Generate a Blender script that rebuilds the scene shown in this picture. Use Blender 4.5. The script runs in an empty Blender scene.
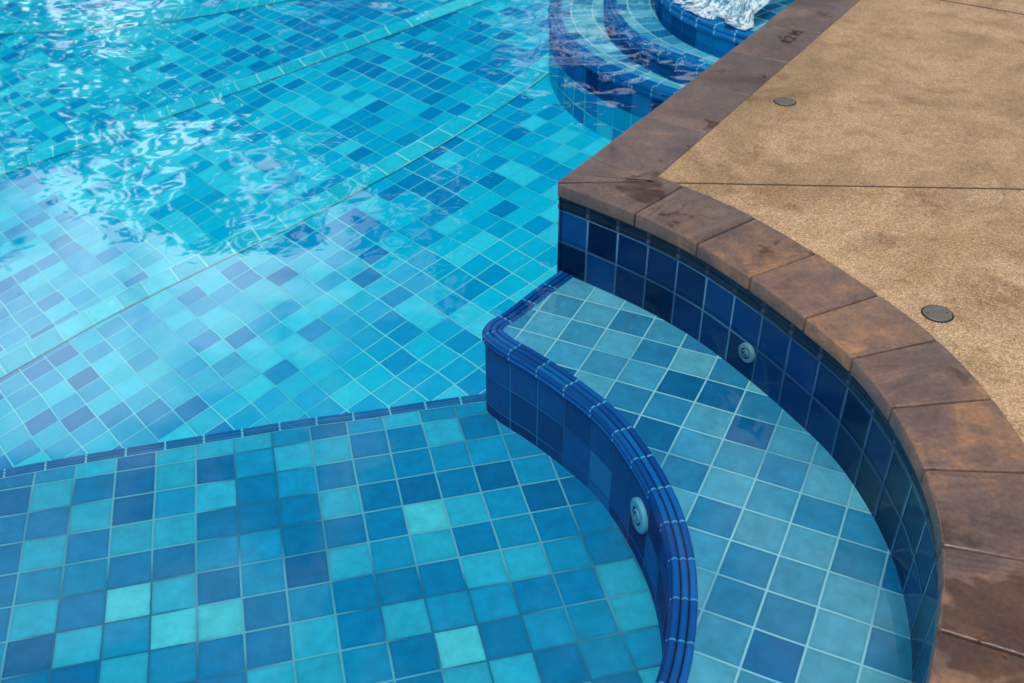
import bpy, math, random, bmesh
from mathutils import Vector
from mathutils import noise as mn
random.seed(4)
scn=bpy.context.scene
scn.view_settings.view_transform='Standard'
scn.view_settings.look='None'
scn.view_settings.exposure=0
# heights in metres, water level = 0
Z_DECK=.17; Z_CB=.13; Z_BENCH=-.11; Z_SHELF=-.37; Z_DEEP=-1.25

# ---------------- node helpers
class NT:
    def __init__(s,mat):
        mat.use_nodes=True; s.t=mat.node_tree; s.t.nodes.clear()
    def n(s,typ,**kw):
        nd=s.t.nodes.new(typ)
        for k,v in kw.items():
            if k=='ins':
                for a,b in v.items():
                    if isinstance(b,bpy.types.NodeSocket): s.t.links.new(b,nd.inputs[a])
                    else: nd.inputs[a].default_value=b
            else: setattr(nd,k,v)
        return nd
    def math(s,op,a,b=0.0,c=0.0,clamp=False):
        nd=s.n('ShaderNodeMath',operation=op,use_clamp=clamp,ins={0:a,1:b,2:c}); return nd.outputs[0]
    def vmath(s,op,a,b=(0,0,0),out=0):
        nd=s.n('ShaderNodeVectorMath',operation=op,ins={0:a,1:b}); return nd.outputs[out]
    def noise(s,vec,scale,detail=2,rough=.5,dist=0.0):
        return s.n('ShaderNodeTexNoise',ins={'Vector':vec,'Scale':scale,'Detail':detail,'Roughness':rough,'Distortion':dist})
    def ramp(s,fac,stops,interp='LINEAR'):
        nd=s.n('ShaderNodeValToRGB'); cr=nd.color_ramp; cr.interpolation=interp
        while len(cr.elements)<len(stops): cr.elements.new(.5)
        for e,(p,c) in zip(cr.elements,stops):
            e.position=p; e.color=(c[0],c[1],c[2],1)
        s.t.links.new(fac,nd.inputs[0]); return nd.outputs[0]
    def mix(s,fac,a,b,blend='MIX'):
        nd=s.n('ShaderNodeMix',data_type='RGBA',blend_type=blend)
        for i,x in ((0,fac),(6,a),(7,b)):
            if isinstance(x,bpy.types.NodeSocket): s.t.links.new(x,nd.inputs[i])
            else: nd.inputs[i].default_value=(x if i==0 else (x[0],x[1],x[2],1))
        return nd.outputs[2]
    def mr(s,v,a,b,c=0.0,d=1.0,smooth=True):
        nd=s.n('ShaderNodeMapRange',interpolation_type='SMOOTHSTEP' if smooth else 'LINEAR',ins={'Value':v,'From Min':a,'From Max':b,'To Min':c,'To Max':d}); return nd.outputs[0]
    def out(s,sh): s.n('ShaderNodeOutputMaterial',ins={0:sh})
def srgb(r,g,b):
    f=lambda c:(c/255/12.92 if c/255<.04045 else ((c/255+.055)/1.055)**2.4)
    return (f(r),f(g),f(b))
def tile_mat(name,pal,grout,grout2,g=.035,seed=0.0,low=.35,lowscale=.12,warp=0.0,spec=0,rough=.2,mott=.25,bump=0,var=.2,wfar=0.0,wob=.5,ux=1.0):
    m=bpy.data.materials.new(name); n=NT(m)
    tc=n.n('ShaderNodeTexCoord'); uv=tc.outputs['UV']; ob=tc.outputs['Object']
    if warp>0:
        w=n.noise(ob,4.5,0,.5).outputs['Color']
        w=n.vmath('SUBTRACT',w,(.5,.5,.5))
        if wfar>0:
            sp=n.n('ShaderNodeSeparateXYZ',ins={0:ob}).outputs[1]
            amt=n.mr(sp,2.2,6.5,warp,wfar,False)
            nd=n.n('ShaderNodeVectorMath',operation='SCALE',ins={0:w,3:amt}); w=nd.outputs[0]
        else:
            nd=n.n('ShaderNodeVectorMath',operation='SCALE',ins={0:w,3:warp}); w=nd.outputs[0]
        uv=n.vmath('ADD',uv,w)
    uvz=n.vmath('MULTIPLY',uv,(1,1,0))
    cell=n.vmath('ADD',n.vmath('FLOOR',uvz),(.5+seed,.5,.3))
    fr=n.vmath('FRACTION',uvz)
    wn=n.n('ShaderNodeTexWhiteNoise',noise_dimensions='3D',ins={'Vector':cell})
    r=wn.outputs[0]
    if low>0:
        lf=n.noise(cell,lowscale,0).outputs[0]
        r=n.math('MULTIPLY_ADD',n.math('SUBTRACT',lf,.5),low*4,r,clamp=True)
    r=n.math('MINIMUM',r,.999)
    tot=sum(p[1] for p in pal); acc=0; st=[]
    for c,wgt in pal: st.append((acc/tot,c)); acc+=wgt
    col=n.ramp(r,st,'CONSTANT')
    wc_=n.n('ShaderNodeSeparateColor',ins={0:wn.outputs['Color']}).outputs[2]
    b1=n.math('MULTIPLY_ADD',wc_,var,1-var/2)
    mo=n.noise(uv,2.2,2,.7).outputs[0]
    b2=n.math('MULTIPLY_ADD',mo,mott*2,1-mott)
    sx=n.n('ShaderNodeSeparateXYZ',ins={0:fr})
    ex=n.math('SUBTRACT',.5,n.math('ABSOLUTE',n.math('SUBTRACT',sx.outputs[0],.5)))
    if ux!=1.0: ex=n.math('MULTIPLY',ex,ux)
    ey=n.math('SUBTRACT',.5,n.math('ABSOLUTE',n.math('SUBTRACT',sx.outputs[1],.5)))
    d0=n.math('SMOOTH_MIN',ex,ey,.03)
    d=n.math('ADD',d0,n.math('MULTIPLY',n.math('SUBTRACT',mo,.5),g*wob))
    mask=n.mr(d,g*.55,g*1.25)
    edge=n.mr(d,g,g*4.5,.88,1.0)
    b=n.math('MULTIPLY',n.math('MULTIPLY',b1,b2),edge)
    cb=n.n('ShaderNodeCombineXYZ',ins={0:b,1:b,2:b}).outputs[0]
    col=n.mix(1.0,col,cb,'MULTIPLY')
    gm=n.n('ShaderNodeSeparateColor',ins={0:n.noise(n.vmath('MULTIPLY',uv,(1,1,0)),.3,0).outputs['Color']}).outputs[1]
    gcol=n.mix(n.mr(gm,.38,.62),grout,grout2)
    full=n.mix(mask,gcol,col)
    if spec>0:
        ins={'Base Color':full,'Roughness':n.math('MULTIPLY_ADD',mask,rough-.75,.75),'Specular IOR Level':spec}
        if bump>0:
            bp=n.n('ShaderNodeBump',ins={'Strength':bump,'Distance':.002,'Height':n.mr(d0,g*.4,g*3)})
            ins['Normal']=bp.outputs[0]
        p=n.n('ShaderNodeBsdfPrincipled',ins=ins)
    else:
        p=n.n('ShaderNodeBsdfDiffuse',ins={'Color':full})
    n.out(p.outputs[0]); return m

S=srgb
M_shelf=tile_mat('shelf_tile',[(S(4,110,160),.8),(S(4,126,174),2.5),(S(14,146,188),2.7),(S(40,172,200),1.9),(S(76,198,210),.8)],S(96,174,192),S(34,112,146),g=.026,seed=11,low=.08,warp=.05,mott=.3)
M_bench=tile_mat('bench_tile',[(S(18,108,158),.7),(S(44,132,172),1.8),(S(66,150,182),2.7),(S(84,164,190),2.2),(S(100,178,198),.9)],S(150,208,220),S(108,172,194),g=.024,seed=23,low=.12,lowscale=.25,warp=.05,mott=.32)
M_deep=tile_mat('deep_floor_tile',[(S(0,134,188),.8),(S(0,152,200),1.8),(S(0,170,210),2.7),(S(10,186,216),3.0),(S(46,204,226),2.0)],S(112,216,230),S(56,192,216),g=.027,seed=5,low=.32,lowscale=.07,warp=.08,wfar=.35,var=.12,mott=.14)
M_band=tile_mat('band_tile',[(S(44,202,222),1),(S(74,214,228),1),(S(26,190,214),1)],S(140,230,236),S(100,214,226),g=.035,seed=3,low=0,warp=.08,wfar=.35,var=.1)
M_wall=tile_mat('wall_tile',[(S(2,26,64),2),(S(3,38,86),2.5),(S(6,54,108),2),(S(10,70,130),1)],S(90,142,174),S(54,96,136),g=.03,seed=31,low=.1,spec=.3,rough=.15,bump=.5)
M_bwall=tile_mat('bench_wall_tile',[(S(0,76,130),2),(S(4,92,152),2.5),(S(12,110,170),2),(S(0,62,116),1.5),(S(24,124,180),.8)],S(28,118,166),S(12,98,146),g=.026,seed=37,low=.1)
M_rib=tile_mat('rib_tile',[(S(4,78,150),1),(S(6,92,166),1),(S(12,102,176),.6)],S(72,156,206),S(94,174,214),g=.05,seed=41,low=0,mott=.3,wob=.2,ux=2.0)
M_trib=tile_mat('step_rib_tile',[(S(0,104,176),1),(S(14,120,188),1)],S(100,182,214),S(120,196,224),g=.07,seed=49,low=0,mott=.3,wob=.2,ux=2.0)
M_srib=tile_mat('shelf_rib_tile',[(S(4,104,166),1),(S(14,118,178),1)],S(100,186,212),S(124,200,218),g=.1,seed=47,low=0,mott=.3,wob=.2,ux=3.5)
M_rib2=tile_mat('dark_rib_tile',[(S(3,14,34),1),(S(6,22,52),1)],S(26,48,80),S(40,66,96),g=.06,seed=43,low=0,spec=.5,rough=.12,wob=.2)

# ---------------- geometry helpers
def mesh_obj(name,verts,faces,mat=None,uvs=None,parent=None,smooth=False):
    me=bpy.data.meshes.new(name); me.from_pydata(verts,[],faces)
    if uvs:
        ul=me.uv_layers.new(name='UVMap')
        for l in me.loops: ul.data[l.index].uv=uvs[l.vertex_index]
    if mat: me.materials.append(mat)
    if smooth:
        for p in me.polygons: p.use_smooth=True
    me.update()
    o=bpy.data.objects.new(name,me); scn.collection.objects.link(o)
    if parent: o.parent=parent
    return o
def empty(name):
    e=bpy.data.objects.new(name,None); scn.collection.objects.link(e); return e
def catmull(pts,step=.02):
    out=[]
    n=len(pts)
    for i in range(n-1):
        p0=Vector(pts[max(i-1,0)]);p1=Vector(pts[i]);p2=Vector(pts[i+1]);p3=Vector(pts[min(i+2,n-1)])
        L=(p2-p1).length; k=max(1,int(L/step))
        def tan(a,b,c):
            d1=(b-a).length;d2=(c-b).length
            if d1<1e-6 or d2<1e-6: return (c-a)*0.5/(max(d1+d2,1e-6)/2)
            return ((b-a)/d1*d2+(c-b)/d2*d1)/(d1+d2)
        t1=tan(p0,p1,p2)*L; t2=tan(p1,p2,p3)*L
        if i==0: t1=(p2-p1)
        if i==n-2: t2=(p2-p1)
        for j in range(k):
            t=j/k
            out.append((2*t**3-3*t*t+1)*p1+(t**3-2*t*t+t)*t1+(-2*t**3+3*t*t)*p2+(t**3-t*t)*t2)
    out.append(Vector(pts[-1])); return out
def arclen(c):
    a=[0]
    for i in range(1,len(c)): a.append(a[-1]+(c[i]-c[i-1]).length)
    return a
def normals(c):
    r=[]
    for i in range(len(c)):
        d=(c[min(i+1,len(c)-1)]-c[max(i-1,0)]).normalized()
        r.append(Vector((-d.y,d.x)))   # left of travel
    return r
def sweep(name,c,prof,mat,us=.1,parent=None,smooth=True,u0=0):
    a=arclen(c); nn=normals(c); V=[];UV=[];Fc=[]
    k=len(prof)
    for i,p in enumerate(c):
        for (o,z,v) in prof:
            q=p+nn[i]*o; V.append((q.x,q.y,z)); UV.append((u0+a[i]/us,v))
    for i in range(len(c)-1):
        for j in range(k-1):
            Fc.append((i*k+j,(i+1)*k+j,(i+1)*k+j+1,i*k+j+1))
    return mesh_obj(name,V,Fc,mat,UV,parent,smooth)
def rot_uv(x,y,rot,size,off):
    cr,sr=math.cos(rot),math.sin(rot)
    return ((x*cr+y*sr)/size+off[0],(-x*sr+y*cr)/size+off[1])
def flat(name,poly,z,mat,rot,size=.1,parent=None,off=(0,0)):
    V=[(p[0],p[1],z) for p in poly]
    UV=[rot_uv(p[0],p[1],rot,size,off) for p in poly]
    return mesh_obj(name,V,[tuple(range(len(V)))],mat,UV,parent)
def x_at(c,y):
    if y>=c[0].y: return c[0].x
    for i in range(len(c)-1):
        if c[i].y>=y>=c[i+1].y:
            f=(c[i].y-y)/max(c[i].y-c[i+1].y,1e-9); return c[i].x+(c[i+1].x-c[i].x)*f
    return c[-1].x
def rows(name,ys,fl,fr,z,mat,parent=None,rot=0,size=.1,off=(0,0)):
    V=[];UV=[];Fc=[]
    for y in ys:
        a,b=fl(y),fr(y)
        for x in (a,b): V.append((x,y,z)); UV.append(rot_uv(x,y,rot,size,off))
    for i in range(len(ys)-1): Fc.append((2*i+2,2*i+3,2*i+1,2*i))
    return mesh_obj(name,V,Fc,mat,UV,parent)
def yl(a,b,n): return [a+(b-a)*i/n for i in range(n+1)]
def cm(s): return [tuple(float(q)/100 for q in p.split(',')) for p in s.split(';')]

# ---------------- plan of the pool edge (metres)
coping_w=[(.121,2.545),(.231,2.454),(.316,2.379),(.454,2.228),(.556,2.073),(.647,1.905),(.712,1.758),(.748,1.597),(.756,1.422),(.726,1.232),(.66,1.055)]
A=Vector(coping_w[0])
ext=[(.56,.86),(.42,.69),(.22,.53),(-.1,.38),(-.7,.24),(-2,.1),(-4.5,.0),(-9,-.1)]
coping_curve=catmull(coping_w+ext,.02)
sdir=(Vector((1.096,4.067))-A).normalized()
W=.212
def stone_mat():
    m=bpy.data.materials.new('coping_stone'); n=NT(m)
    tc=n.n('ShaderNodeTexCoord'); ob=tc.outputs['Object']
    at=n.n('ShaderNodeAttribute',attribute_name='pid').outputs['Fac']
    off=n.n('ShaderNodeCombineXYZ',ins={0:at,1:n.math('MULTIPLY',at,1.7),2:at}).outputs[0]
    vec=n.vmath('ADD',ob,off)
    n1=n.noise(vec,5,4,.6,.6).outputs[0]; n2=n.noise(vec,18,5,.65).outputs[0]; n3=n.noise(vec,110,2,.6).outputs[0]
    sp=n.n('ShaderNodeSeparateXYZ',ins={0:ob}).outputs[1]
    warm=n.ramp(n1,[(.30,S(90,72,66)),(.43,S(118,94,84)),(.54,S(140,107,86)),(.64,S(170,124,86)),(.78,S(112,90,82))])
    cool=n.ramp(n1,[(.30,S(88,76,76)),(.45,S(112,96,92)),(.58,S(128,106,94)),(.7,S(140,112,96)),(.8,S(110,96,92))])
    c=n.mix(n.mr(sp,2.05,2.5),warm,cool)
    c=n.mix(n.mr(n2,.35,.7,0,.75),c,S(102,86,80))
    wn=n.n('ShaderNodeTexWhiteNoise',noise_dimensions='1D',ins={'W':at})
    v=n.math('ADD',n.math('MULTIPLY_ADD',wn.outputs[0],.42,.78),n.math('MULTIPLY',n.math('SUBTRACT',n3,.5),.9))
    cv=n.n('ShaderNodeCombineXYZ',ins={0:v,1:v,2:v}).outputs[0]
    c=n.mix(1.0,c,cv,'MULTIPLY')
    nearm=n.mr(sp,1.4,.95,0,.2)
    wet=n.mr(n.math('ADD',n.noise(ob,7,3,.6,.5).outputs[0],nearm),.6,.67)
    c=n.mix(n.math('MULTIPLY',wet,.6),c,S(60,34,22))
    h=n.math('ADD',n.math('MULTIPLY',n2,.6),n.math('MULTIPLY',n3,.25))
    bp=n.n('ShaderNodeBump',ins={'Strength':.6,'Distance':.004,'Height':h})
    ro=n.math('SUBTRACT',n.mr(n1,.35,.7,.38,.58),n.math('MULTIPLY',wet,.2))
    p=n.n('ShaderNodeBsdfPrincipled',ins={'Base Color':c,'Roughness':ro,'Specular IOR Level':.45,'Normal':bp.outputs[0]})
    n.out(p.outputs[0]); return m
M_stone=stone_mat()
def line_dist(n,ob,p,q):
    d=(Vector(q)-Vector(p)).normalized(); nx,ny=-d.y,d.x
    dv=n.n('ShaderNodeVectorMath',operation='DOT_PRODUCT',ins={0:ob,1:(nx,ny,0)}).outputs['Value']
    return n.math('SUBTRACT',dv,nx*p[0]+ny*p[1])
def deck_mat():
    m=bpy.data.materials.new('exposed_aggregate'); n=NT(m)
    ob=n.n('ShaderNodeTexCoord').outputs['Object']
    v=n.n('ShaderNodeTexVoronoi',ins={'Vector':ob,'Scale':300})
    sv=n.n('ShaderNodeSeparateColor',ins={0:v.outputs['Color']})
    c=n.ramp(sv.outputs[0],[(0,S(162,130,98)),(.2,S(188,152,114)),(.5,S(204,170,130)),(.78,S(214,184,148)),(.93,S(228,206,178)),(1,S(138,110,82))],'LINEAR')
    dk=n.mr(v.outputs['Distance'],.35,.8,1.0,.8)
    s1=n.noise(ob,1.8,4,.65,.8).outputs[0]; s2=n.noise(ob,9,5,.72,.3).outputs[0]
    sc=n.ramp(s1,[(.3,(.56,.51,.44)),(.45,(.80,.76,.69)),(.58,(1.04,1.0,.95))])
    c=n.mix(1.0,c,sc,'MULTIPLY')
    sc2=n.ramp(s2,[(.32,(.60,.56,.50)),(.48,(.96,.94,.91)),(.7,(1.12,1.09,1.05))])
    c=n.mix(1.0,c,sc2,'MULTIPLY')
    cd=n.n('ShaderNodeCombineXYZ',ins={0:dk,1:dk,2:dk}).outputs[0]
    c=n.mix(1.0,c,cd,'MULTIPLY')
    d1=line_dist(n,ob,(.38,2.553),(1.37,2.515))
    far=n.mr(d1,-.0,.01,0,.2)
    c=n.mix(far,c,S(138,116,86))
    nd=n.math('MULTIPLY',n.math('SUBTRACT',s2,.5),.006)
    g1=n.mr(n.math('ABSOLUTE',n.math('ADD',d1,nd)),.002,.006)
    d2=line_dist(n,ob,(1.69,4.06),(1.92,3.91))
    g2=n.mr(n.math('ABSOLUTE',n.math('ADD',d2,nd)),.004,.009)
    g=n.math('MULTIPLY',g1,g2)
    c=n.mix(g,S(72,58,42),c)
    bp=n.n('ShaderNodeBump',ins={'Strength':.4,'Distance':.003,'Height':n.math('SUBTRACT',1,v.outputs['Distance'])})
    p=n.n('ShaderNodeBsdfPrincipled',ins={'Base Color':c,'Roughness':.6,'Specular IOR Level':.35,'Normal':bp.outputs[0]})
    n.out(p.outputs[0]); return m
M_deck=deck_mat()
def simple(name,col,rough=.5,metal=0,nscale=20,amt=.2,spec=.5):
    m=bpy.data.materials.new(name); n=NT(m)
    ob=n.n('ShaderNodeTexCoord').outputs['Object']
    f=n.noise(ob,nscale,2,.6).outputs[0]
    c=n.mix(f,tuple(x*(1-amt) for x in col),tuple(min(1,x*(1+amt)) for x in col))
    p=n.n('ShaderNodeBsdfPrincipled',ins={'Base Color':c,'Roughness':rough,'Metallic':metal,'Specular IOR Level':spec})
    n.out(p.outputs[0]); return m

# ---------------- coping
coping=empty('pool_coping')
pid=[0]
def coping_piece(poly_w,poly_d):
    pid[0]+=1
    e=.0018
    w=[Vector(p) for p in poly_w]; d=[Vector(p) for p in poly_d]
    t0=(w[1]-w[0]).normalized()*e; t1=(w[-1]-w[-2]).normalized()*e
    w[0]=w[0]+t0; d[0]=d[0]+t0; w[-1]=w[-1]-t1; d[-1]=d[-1]-t1
    n=len(w); V=[];Fc=[]
    zt=Z_DECK+random.uniform(-.0015,.0015); zb=Z_CB
    for z in (zt,zb):
        for p in w: V.append((p.x,p.y,z))
        for p in d: V.append((p.x,p.y,z))
    top=list(range(n))+list(range(2*n-1,n-1,-1))
    Fc.append(tuple(reversed(top)))
    Fc.append(tuple(i+2*n for i in top))
    for k in range(len(top)):
        a=top[k]; b=top[(k+1)%len(top)]
        Fc.append((a,b,b+2*n,a+2*n))
    o=mesh_obj('coping_stone_%d'%pid[0],V,Fc,M_stone,None,coping)
    at=o.data.attributes.new('pid','FLOAT','POINT')
    for x in at.data: x.value=pid[0]*3.37
    bm=bmesh.new(); bm.from_mesh(o.data); bmesh.ops.recalc_face_normals(bm,faces=bm.faces); bm.to_mesh(o.data); bm.free()
    bv=o.modifiers.new('b','BEVEL'); bv.width=random.uniform(.004,.0065); bv.segments=3; bv.limit_method='ANGLE'; bv.angle_limit=math.radians(40)
    for p_ in o.data.polygons: p_.use_smooth=True
    return o
nn=normals(coping_curve); al=arclen(coping_curve)
deck_side=[p+nn[i]*W for i,p in enumerate(coping_curve)]
D0=Vector((.379,2.556))
for i in range(len(deck_side)):
    if al[i]<.16:
        f=al[i]/.16; f=f*f*(3-2*f); deck_side[i]=D0.lerp(deck_side[i],f)
idx=[0]
for q in [(.316,2.379),(.454,2.228),(.555,2.069),(.647,1.905),(.712,1.758),(.748,1.597),(.756,1.422),(.726,1.232),(.663,1.065)]:
    q=Vector(q); idx.append(min(range(len(coping_curve)),key=lambda i:(coping_curve[i]-q).length))
last=idx[-1]; s=al[last]
while s<al[-1]-.3:
    s+=.2; idx.append(min(range(len(al)),key=lambda i:abs(al[i]-s)))
for a,b in zip(idx[:-1],idx[1:]):
    if b-a<2: continue
    st=max(1,(b-a)//12)
    ii=list(range(a,b,st))+[b]
    coping_piece([coping_curve[i] for i in ii],[deck_side[i] for i in ii])
sn=Vector((sdir.y,-sdir.x))
J1=Vector((.214,2.702)); J1=A+sdir*((J1-A).dot(sdir))
coping_piece([A+sdir*.004,A+sdir*.06,J1],[D0+sdir*.0005,D0+sdir*.001,D0+sdir*.0015])
L0=(J1-A).dot(sdir); Ld=(D0-A).dot(sdir)
k=0; wpos=L0; dpos=Ld
offd=sn*((D0-A).dot(sn))
while wpos<9.3:
    w2=wpos+.33; d2=max(dpos+.22,w2+.0) if k==0 else w2
    a0=A+sdir*wpos; a1=A+sdir*w2; b0=A+offd+sdir*dpos; b1=A+offd+sdir*d2
    coping_piece([a0,(a0+a1)/2,a1],[b0,(b0+b1)/2,b1])
    wpos=w2; dpos=d2; k+=1
M_mortar=simple('mortar',S(58,48,42),.9)
def strip(name,c1,c2,z,mat,parent):
    V=[];Fc=[]
    for a,b in zip(c1,c2): V+= [(a.x,a.y,z),(b.x,b.y,z)]
    for i in range(len(c1)-1): Fc.append((2*i,2*i+1,2*i+3,2*i+2))
    return mesh_obj(name,V,Fc,mat,None,parent)
strip('mortar_joint',[p+nn[i]*.012 for i,p in enumerate(coping_curve)],deck_side,Z_DECK-.008,M_mortar,coping)
strip('mortar_joint_b',[A+sn*.012,A+sn*.012+sdir*9.4],[D0,D0+sdir*9.4],Z_DECK-.009,M_mortar,coping)

# ---------------- deck
dp=[D0]
for i,p in enumerate(deck_side):
    q=p-nn[i]*.003
    if q.y<dp[-1].y-1e-4: dp.append(q)
V=[];Fc=[];zd=Z_DECK-.003
for p in dp: V+=[(p.x,p.y,zd),(13,p.y,zd)]
for i in range(len(dp)-1): Fc.append((2*i,2*i+2,2*i+3,2*i+1))
b=len(V); e=D0+sdir*9.4
V+=[(e.x,e.y,zd),(13,e.y,zd),(e.x,13,zd),(13,13,zd),(-9,dp[-1].y,zd),(-9,-5,zd),(13,-5,zd)]
Fc+=[(0,1,b+1,b),(b,b+1,b+3,b+2)]
m_=2*(len(dp)-1); Fc.append((b+4,b+5,b+6,m_+1,m_))
mesh_obj('pool_deck',V,Fc,M_deck)

# ---------------- pool shell
pool=empty('swimming_pool')
inset=.012
wc=[p+nn[i]*inset for i,p in enumerate(coping_curve)]
sw=[A+sn*inset+sdir*(9.4-j*.2) for j in range(47)]+[A+sn*inset+sdir*.005]
rib_h=.045; zt=Z_CB
prof=[]
for j in range(2):
    for t in range(5):
        zz=zt-rib_h/2*(j+t/4); prof.append((-.004*math.sin(math.pi*t/4),zz,j+t/4))
sweep('wall_rib_trim',wc,prof,M_rib2,.1,pool)
sweep('wall_rib_trim_b',sw,prof,M_rib2,.1,pool)
z1=zt-rib_h
wp=[(0,z1,0),(0,Z_DEEP,(z1-Z_DEEP)/.1)]
sweep('wall_tiles',wc,wp,M_wall,.1,pool)
sweep('wall_tiles_b',sw,wp,M_wall,.1,pool)

# bench
bpts=[(.146,2.561),(.064,2.456),(-.019,2.342),(-.066,2.286),(-.074,2.245),(-.049,2.205),(.034,2.12),(.12,2.023),(.209,1.9),(.272,1.752),(.312,1.592),(.320,1.45),(.301,1.302),(.26,1.162),(.17,1.02),(.02,.88),(-.3,.76),(-1,.66),(-3,.55),(-9,.5)]
bc=catmull(bpts,.012)
bn=normals(bc)
NOSE=.05
def prof_ribs(w,zt,dr,n=3,side=2):
    pr=[]
    for j in range(n):
        for t in range(6):
            a=t/5; o=w-(w/n)*(j+a); pr.append((o,zt-.003+.005*math.sin(math.pi*a),j+a))
    for j in range(side):
        for t in range(6):
            a=t/5; pr.append((-.005*math.sin(math.pi*a)-.0,zt-.003-(dr/side)*(j+a),n+j+a))
    return pr
sweep('bench_nosing',bc,prof_ribs(NOSE,Z_BENCH,.03),M_rib,.1,pool)
sweep('bench_wall',bc,[(.003,Z_BENCH-.03,0),(.003,Z_DEEP,(Z_BENCH-.03-Z_DEEP)/.1)],M_bwall,.1,pool)
bin_=[p+bn[i]*(NOSE-.004) for i,p in enumerate(bc)]
wcb=[p+nn[i]*.006 for i,p in enumerate(wc)]
rows('bench_floor',yl(bin_[0].y-.004,.72,260)+yl(.719,-.1,60)[0:],lambda y:x_at(bin_,y),lambda y:x_at(wcb,y),Z_BENCH-.004,M_bench,pool,math.radians(-25),.1,(.3,.4))

# shelf
spts=cm('-5,232;-23,228;-39,224;-58,220;-77,215;-96,210;-115,205;-132,200')+[(-1.8,1.83),(-2.6,1.5),(-3.6,.9),(-4.5,.3),(-5,-.1)]
sc=catmull(spts,.03); snn=normals(sc)
sweep('shelf_nosing',sc,prof_ribs(.036,Z_SHELF,.03,3,2),M_srib,.1,pool)
sweep('shelf_wall',sc,[(.003,Z_SHELF-.03,0),(.003,Z_DEEP,(Z_SHELF-.03-Z_DEEP)/.1)],M_bwall,.1,pool)
shelf_poly=[(p.x+snn[i].x*.035,p.y+snn[i].y*.035) for i,p in enumerate(sc)]+[(-5,-.3),(.9,-.3),(.9,1.9),(.3,2.2)]
flat('shelf_floor',shelf_poly,Z_SHELF-.004,M_shelf,math.radians(14),.1,pool,(.1,.2))
# the main floor is one plane sloping up towards the circular steps
def floor_z(x,y):
    s=(x+1.3)*.9+(y-2.6)*.44
    return max(Z_DEEP+.01,min(-.22,-.88+.21*s))
V=[];UV=[];Fc=[]
gx=yl(-9.4,4,134); gy=yl(-1,12.8,138)
for y in gy:
    for x in gx: V.append((x,y,floor_z(x,y))); UV.append(rot_uv(x,y,math.radians(40),.1,(0,0)))
k=len(gx)
for j in range(len(gy)-1):
    for i in range(k-1): Fc.append((j*k+i,j*k+i+1,(j+1)*k+i+1,(j+1)*k+i))
mesh_obj('deep_floor',V,Fc,M_deep,UV,pool)
for bi,pts in enumerate(['-263,269;-194,319;-164,343;-129,366;-92,389;-51,419;-15,450;25,495;50,530','-380,435;-257,478;-165,514;-68,556;5,588','-481,705;-332,670;-220,638;-113,634;-33,652']):
    c=catmull(cm(pts),.04)
    o=sweep('floor_band_%d'%bi,c,[(-.065,0,0),(0,0,.5),(.065,0,1)],M_band,.12,pool)
    for v in o.data.vertices: v.co.z=floor_z(v.co.x,v.co.y)+.006
sweep('basin_wall_l',[Vector((-9,0)),Vector((-9,12.5))],wp,M_wall,.1,pool)
sweep('basin_wall_f',[Vector((-9,12.5)),Vector((7,12.5))],wp,M_wall,.1,pool)

# ---------------- circular steps
steps=empty('pool_steps')
M_step=tile_mat('step_tile',[(S(20,120,170),1),(S(60,156,194),1.5),(S(90,180,204),1.5),(S(120,196,212),1)],S(180,222,230),S(140,200,214),g=.035,seed=61,low=.1,warp=.1)
def tier(i,cx,cy,R,z,zb,low=None):
    N=120
    ang=[math.radians(20+300*k/N) for k in range(N+1)]
    c=[Vector((cx+R*math.cos(a),cy+R*math.sin(a))) for a in ang]
    sweep('tier_nosing_%d'%i,c,prof_ribs(.055,z,.04,3,2),M_trib,.1,steps)
    sweep('tier_wall_%d'%i,c,[(.003,z-.04,0),(.003,zb,(z-.04-zb)/.1)],M_bwall,.1,steps)
    if low: sweep('tier_base_%d'%i,c,[(.004,zb,0),(.004,low,(zb-low)/.1)],M_deep,.1,steps)
    V=[];UV=[];Fc=[]
    for a in ang:
        for j in range(5):
            r=(R-.054)*(1-j*.22)
            V.append((cx+r*math.cos(a),cy+r*math.sin(a),z-.004)); UV.append((a*R/.1,(R-r)/.1))
    for k in range(N):
        for j in range(4): Fc.append((k*5+j,(k+1)*5+j,(k+1)*5+j+1,k*5+j+1))
    mesh_obj('tier_top_%d'%i,V,Fc,M_step,UV,steps)
tier(1,1.36,4.78,1.19,-.12,-.26,Z_DEEP)
tier(2,1.38,4.6,.97,-.03,-.14)
tier(3,1.4,4.5,.78,.09,-.05)
def foam_mat():
    m=bpy.data.materials.new('cascade_water'); n=NT(m)
    tc=n.n('ShaderNodeTexCoord')
    v=n.vmath('MULTIPLY',tc.outputs['UV'],(60,5.0,1))
    f=n.noise(v,1,6,.75,.9).outputs[0]
    f2=n.noise(tc.outputs['Object'],38,4,.7,.5).outputs[0]
    f=n.math('MULTIPLY_ADD',n.math('SUBTRACT',f2,.5),.8,f)
    c=n.ramp(f,[(.34,S(50,130,180)),(.44,S(130,196,218)),(.52,S(206,232,240)),(.6,S(246,250,252))])
    bp=n.n('ShaderNodeBump',ins={'Strength':.7,'Distance':.012,'Height':f})
    p=n.n('ShaderNodeBsdfPrincipled',ins={'Base Color':c,'Roughness':.2,'Specular IOR Level':.6,'Normal':bp.outputs[0]})
    tr=n.n('ShaderNodeBsdfTransparent',ins={'Color':(.9,.98,1,1)})
    mx=n.n('ShaderNodeMixShader',ins={0:n.mr(f,.34,.54,.3,1.0),1:tr.outputs[0],2:p.outputs[0]})
    n.out(mx.outputs[0]); return m
M_foam=foam_mat()
V=[];UV=[];Fc=[]
cx,cy=1.36,4.52; base=math.atan2(.539,-.842); N=160
pf=[(.12,.42),(.3,.40),(.42,.35),(.52,.26),(.60,.17),(.66,.12),(.71,.102),(.75,.096)]
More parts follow.
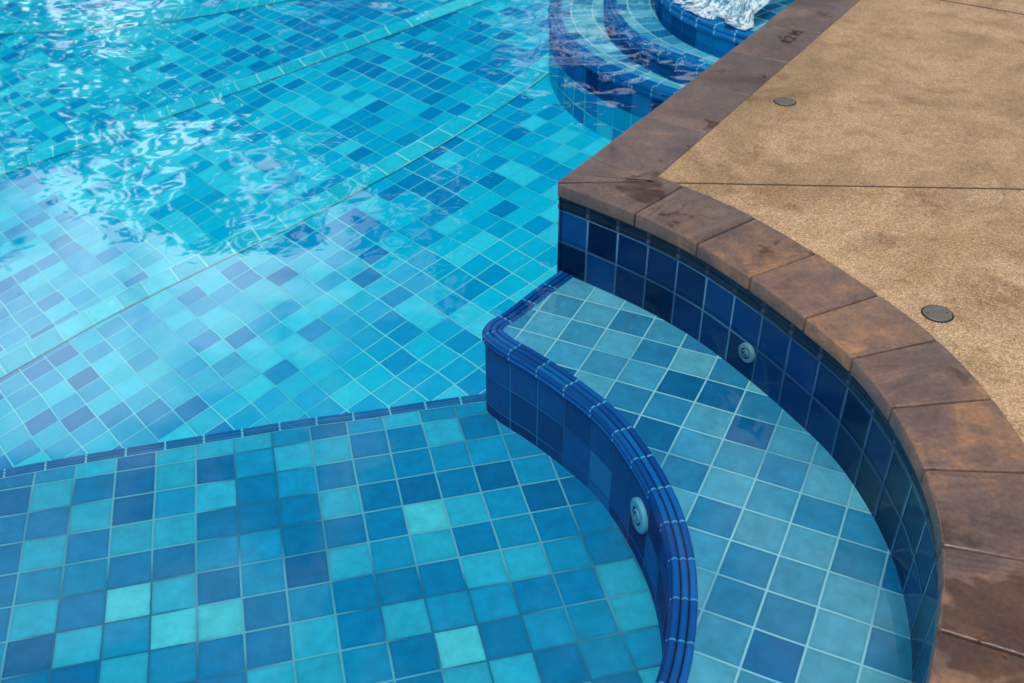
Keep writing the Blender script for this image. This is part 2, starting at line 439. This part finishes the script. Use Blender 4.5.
for k in range(N+1):
    a=base+math.radians(-84+168*k/N)
    for j,(r,z) in enumerate(pf):
        jit=mn.noise((k*.23,j*.9,2.0))*(.02+.012*j)
        V.append((cx+(r+jit*.8)*math.cos(a),cy+(r+jit*.8)*math.sin(a),max(z+jit*.5,.0955))); UV.append((a*1.0,j/7))
m_=len(pf)
for k in range(N):
    for j in range(m_-1): Fc.append((k*m_+j,(k+1)*m_+j,(k+1)*m_+j+1,k*m_+j+1))
mesh_obj('water_cascade',V,Fc,M_foam,UV,None,True)

# ---------------- water : rippled surface mesh
def water_mat():
    m=bpy.data.materials.new('water'); n=NT(m)
    fr=n.n('ShaderNodeFresnel',ins={'IOR':1.36})
    tr=n.n('ShaderNodeBsdfTransparent',ins={'Color':(.89,.99,.995,1)})
    gl=n.n('ShaderNodeBsdfGlossy',ins={'Color':(1,1,1,1),'Roughness':.02})
    mx=n.n('ShaderNodeMixShader',ins={0:fr.outputs[0],1:tr.outputs[0],2:gl.outputs[0]})
    n.out(mx.outputs[0]); return m
def wr(y):
    if y>A.y: return A.x+.02+(y-A.y)/sdir.y*sdir.x
    return x_at(wcb,y)
def wz(x,y):
    d=math.hypot(x-.6,y-4.9)
    near=max(0.0,min(1.0,1-(d-.2)/3.6))**1.5
    w1=mn.noise((x*2.0,y*2.6,.3))*.0028
    w2=mn.noise((x*7+1.5*mn.noise((x*3,y*3,7)),y*9,1.7))
    w3=mn.noise((x*16,y*19,4.1))
    return w1+w2*(.0005+.0031*near)+w3*(.00008+.0010*near)
ys=[12.5,10.5,9,8]+yl(7.2,.95,330)+[.8,.65,.5,.4,.3,.2,.1,0,-.1]
NX=220; V=[];Fc=[]
for y in ys:
    r_=wr(y); xl=min(-3.6,-.62*y-.4) if y<8 else -5
    V.append((-9,y,0))
    for j in range(NX+1):
        x=xl+(r_-xl)*j/NX; V.append((x,y,wz(x,y)))
k=NX+2
for i in range(len(ys)-1):
    for j in range(k-1): Fc.append(((i+1)*k+j,(i+1)*k+j+1,i*k+j+1,i*k+j))
mesh_obj('water',V,Fc,water_mat(),None,None,True)

# ---------------- fittings
M_white=simple('wall_fitting_plastic',S(110,150,168),.5,0,40,.1)
M_uw=simple('inlet_plastic',S(90,176,200),.5,0,40,.1)
M_grey=simple('fitting_shadow',S(50,100,124),.5)
M_metal=simple('drain_metal',S(120,112,104),.5,.3,60,.25)
M_dark=simple('drain_slot',S(44,38,32),.8)
def disc(name,R,zt,mat,parent,r_in=0,z_in=None,N=48,zb=None):
    V=[];Fc=[]
    prof=[(r_in,zt if z_in is None else z_in),(R*.86,zt),(R*.96,zt-.001),(R,zt-.004),(R,(zb if zb is not None else zt-.012))]
    k=len(prof)
    for i in range(N):
        a=2*math.pi*i/N
        for r,z in prof: V.append((r*math.cos(a),r*math.sin(a),z))
    for i in range(N):
        for j in range(k-1):
            b=(i+1)%N
            Fc.append((i*k+j,b*k+j,b*k+j+1,i*k+j+1))
    return mesh_obj(name,V,Fc,mat,None,parent,True)
def drain(x,y,R):
    e=empty('deck_drain'); e.location=(x,y,Z_DECK-.001)
    disc('gap',R,.0004,M_dark,e,R*.8)
    disc('cover',R*.9,.0015,M_metal,e)
    for i in (-1,1):
        o=disc('finger_hole',R*.07,.0022,M_dark,e,N=16,zb=0); o.location=(R*.6*i,0,0)
drain(.946,1.925,.036); drain(.853,3.095,.036)
def jet(curve,norms,q,z,R,side,mat):
    q=Vector(q)
    i=min(range(len(curve)),key=lambda i:(curve[i]-q).length)
    p=curve[i]; n=norms[i]*side
    e=empty('pool_inlet'); e.location=(p.x+n.x*.004,p.y+n.y*.004,z)
    e.rotation_euler=Vector((n.x,n.y,0)).to_track_quat('Z','Y').to_euler()
    disc('flange',R,.006,mat,e,R*.55,.006)
    disc('recess',R*.56,.003,M_grey,e)
    disc('ring',R*.42,.007,mat,e,R*.28,.007,zb=.003)
    disc('eyeball',R*.2,.006,mat,e,N=24,zb=.003)
jet(wc,nn,(.585,2.055),-.04,.026,-1,M_white)
jet(bc,bn,(.265,1.68),-.225,.042,-1,M_uw)

cu=bpy.data.curves.new('depth_mark','FONT'); cu.body='1.2 M'; cu.size=.06; cu.extrude=.0003; cu.align_x='CENTER'
t=bpy.data.objects.new('depth_marking',cu); scn.collection.objects.link(t)
t.location=(1.012,3.651,Z_DECK+.002); t.rotation_euler=(0,0,math.atan2(sdir.y,sdir.x))
cu.materials.append(simple('mark_paint',S(58,46,44),.8))

# small dead leaves on the near coping stones
M_dead=simple('dead_leaf',S(118,66,30),.7,0,200,.4)
for (x,y,s,r) in [(.72,1.035,.009,.4),(.745,1.005,.006,2.1)]:
    V=[(-s,0,.001),(-s*.3,s*.4,.003),(s*.5,s*.3,.002),(s*1.1,0,.004),(s*.4,-s*.35,.003),(-s*.4,-s*.3,.002),(0,0,.0005)]
    o=mesh_obj('fallen_leaf',V,[(0,6,1),(1,6,2),(2,6,3),(3,6,4),(4,6,5),(5,6,0)],M_dead); o.location=(x,y,Z_DECK+.001); o.rotation_euler=(0,0,r)

# ---------------- surroundings
M_grass=simple('grass',(.05,.085,.025),.9,0,3,.5)
x0,x1,y0,y1=-9,13,-5,13; B=400
V=[(-B,-B,.14),(B,-B,.14),(B,B,.14),(-B,B,.14),(x0,y0,.14),(x1,y0,.14),(x1,y1,.14),(x0,y1,.14)]
mesh_obj('ground',V,[(0,1,5,4),(1,2,6,5),(2,3,7,6),(3,0,4,7)],M_grass)
mesh_obj('lawn',[(-9,12.5,.145),(7,12.5,.145),(7,13.2,.145),(-9,13.2,.145)],[(0,1,2,3)],M_grass)
M_bark=simple('bark',(.12,.085,.06),.9,0,12,.4)
def leaf_mat():
    m=bpy.data.materials.new('leaves'); n=NT(m)
    ob=n.n('ShaderNodeTexCoord').outputs['Object']
    f=n.noise(ob,1.2,1).outputs[0]
    c=n.ramp(f,[(.35,(.025,.05,.015)),(.65,(.08,.13,.035))])
    p=n.n('ShaderNodeBsdfDiffuse',ins={'Color':c}); n.out(p.outputs[0]); return m
M_leaf=leaf_mat()
def tree_mesh(seed,h):
    rnd=random.Random(seed); V=[];Fc=[];mi=[]
    def limb(a,b,ra,rb):
        d=(b-a).normalized(); u=d.orthogonal().normalized(); w=d.cross(u); k=len(V)
        for p,r in ((a,ra),(b,rb)):
            for i in range(7):
                t=2*math.pi*i/7; q=p+u*r*math.cos(t)+w*r*math.sin(t); V.append(tuple(q))
        for i in range(7):
            j=(i+1)%7; Fc.append((k+i,k+j,k+7+j,k+7+i)); mi.append(0)
    top=Vector((rnd.uniform(-.3,.3),rnd.uniform(-.3,.3),h*.5))
    limb(Vector((0,0,0)),top,h*.03,h*.018)
    for i in range(13):
        a=rnd.uniform(0,6.28); L=h*rnd.uniform(.16,.38)
        e=top+Vector((math.cos(a)*L,math.sin(a)*L,h*rnd.uniform(-.1,.42)))
        limb(top,e,h*.012,h*.004)
        for c in range(5):
            cc=e+Vector((rnd.gauss(0,h*.07),rnd.gauss(0,h*.07),rnd.gauss(0,h*.06)))
            R=h*rnd.uniform(.05,.11)
            for l in range(60):
                p=cc+Vector((rnd.gauss(0,R*.6),rnd.gauss(0,R*.6),rnd.gauss(0,R*.5)))
                d=Vector((rnd.gauss(0,1),rnd.gauss(0,1),rnd.gauss(0,1))).normalized(); u=d.orthogonal().normalized(); w=d.cross(u)
                s=h*.018*rnd.uniform(.6,1.4); k=len(V)
                for q in (p-u*s,p-w*s*.5,p+u*s,p+w*s*.5): V.append(tuple(q))
                Fc.append((k,k+1,k+2,k+3)); mi.append(1)
    me=bpy.data.meshes.new('tree'); me.from_pydata(V,[],Fc); me.materials.append(M_bark); me.materials.append(M_leaf)
    for p,i in zip(me.polygons,mi): p.material_index=i
    return me
tm=[tree_mesh(1,9),tree_mesh(2,8)]
for i,(x,y,s) in enumerate([(-10,17,.95),(-5.5,18,.85),(-2.4,16.5,.95),(4.6,18,1.15),(7.5,17,1.0),(-15,16,.9),(12,17,1.1),(-.8,19.5,1.0),(2.2,16.8,1.1)]):
    o=bpy.data.objects.new('tree',tm[i%2]); scn.collection.objects.link(o); o.location=(x,y,.14); o.scale=(s,s,s); o.rotation_euler=(0,0,i*1.3)

# ---------------- world
w=bpy.data.worlds.new('World'); scn.world=w; w.use_nodes=True
class WN(NT):
    def __init__(s,w): s.t=w.node_tree; s.t.nodes.clear()
n=WN(w)
sky=n.n('ShaderNodeTexSky',sky_type='NISHITA',sun_disc=False,sun_elevation=math.radians(66),sun_rotation=math.radians(200))
g=n.n('ShaderNodeTexCoord').outputs['Generated']
cn=n.noise(g,3.6,4,.6,.4).outputs[0]
def dirv(az,el):
    az,el=math.radians(az),math.radians(el); return (math.sin(az)*math.cos(el),math.cos(az)*math.cos(el),math.sin(el))
dt=n.n('ShaderNodeVectorMath',operation='DOT_PRODUCT',ins={0:g,1:dirv(-25,25.5)}).outputs['Value']
bank=n.mr(dt,.952,.995)
yy=n.n('ShaderNodeSeparateXYZ',ins={0:g})
front=n.math('MULTIPLY',n.mr(yy.outputs[1],.3,.9),n.mr(yy.outputs[2],.62,.35))
cf=n.mr(n.math('ADD',cn,n.math('ADD',n.math('MULTIPLY',bank,.13),n.math('MULTIPLY',front,.04))),.46,.64)
ccol=n.mix(front,(9.2,9.3,9.4),(12.5,13,13.5))
ccol=n.mix(bank,ccol,(35,37,38.5))
col=n.mix(cf,sky.outputs[0],ccol)
bg=n.n('ShaderNodeBackground',ins={0:col,1:.1})
n.n('ShaderNodeOutputWorld',ins={0:bg.outputs[0]})
el=math.radians(66); az=math.radians(200)
sl=bpy.data.lights.new('sun','SUN'); sl.energy=2.1; sl.angle=math.radians(26); sl.color=(1,.965,.91)
so=bpy.data.objects.new('sun',sl); scn.collection.objects.link(so)
dvec=Vector((math.sin(az)*math.cos(el),math.cos(az)*math.cos(el),math.sin(el)))
so.rotation_euler=dvec.to_track_quat('Z','Y').to_euler()
# ---------------- camera
cam=bpy.data.cameras.new('cam'); co=bpy.data.objects.new('camera',cam); scn.collection.objects.link(co)
cam.sensor_width=36; cam.lens=36.91; cam.clip_end=2000
cam.dof.use_dof=True; cam.dof.focus_distance=2.3; cam.dof.aperture_fstop=5.6
co.location=(0,0,1.49); co.rotation_euler=(math.radians(54),0,0); scn.camera=co
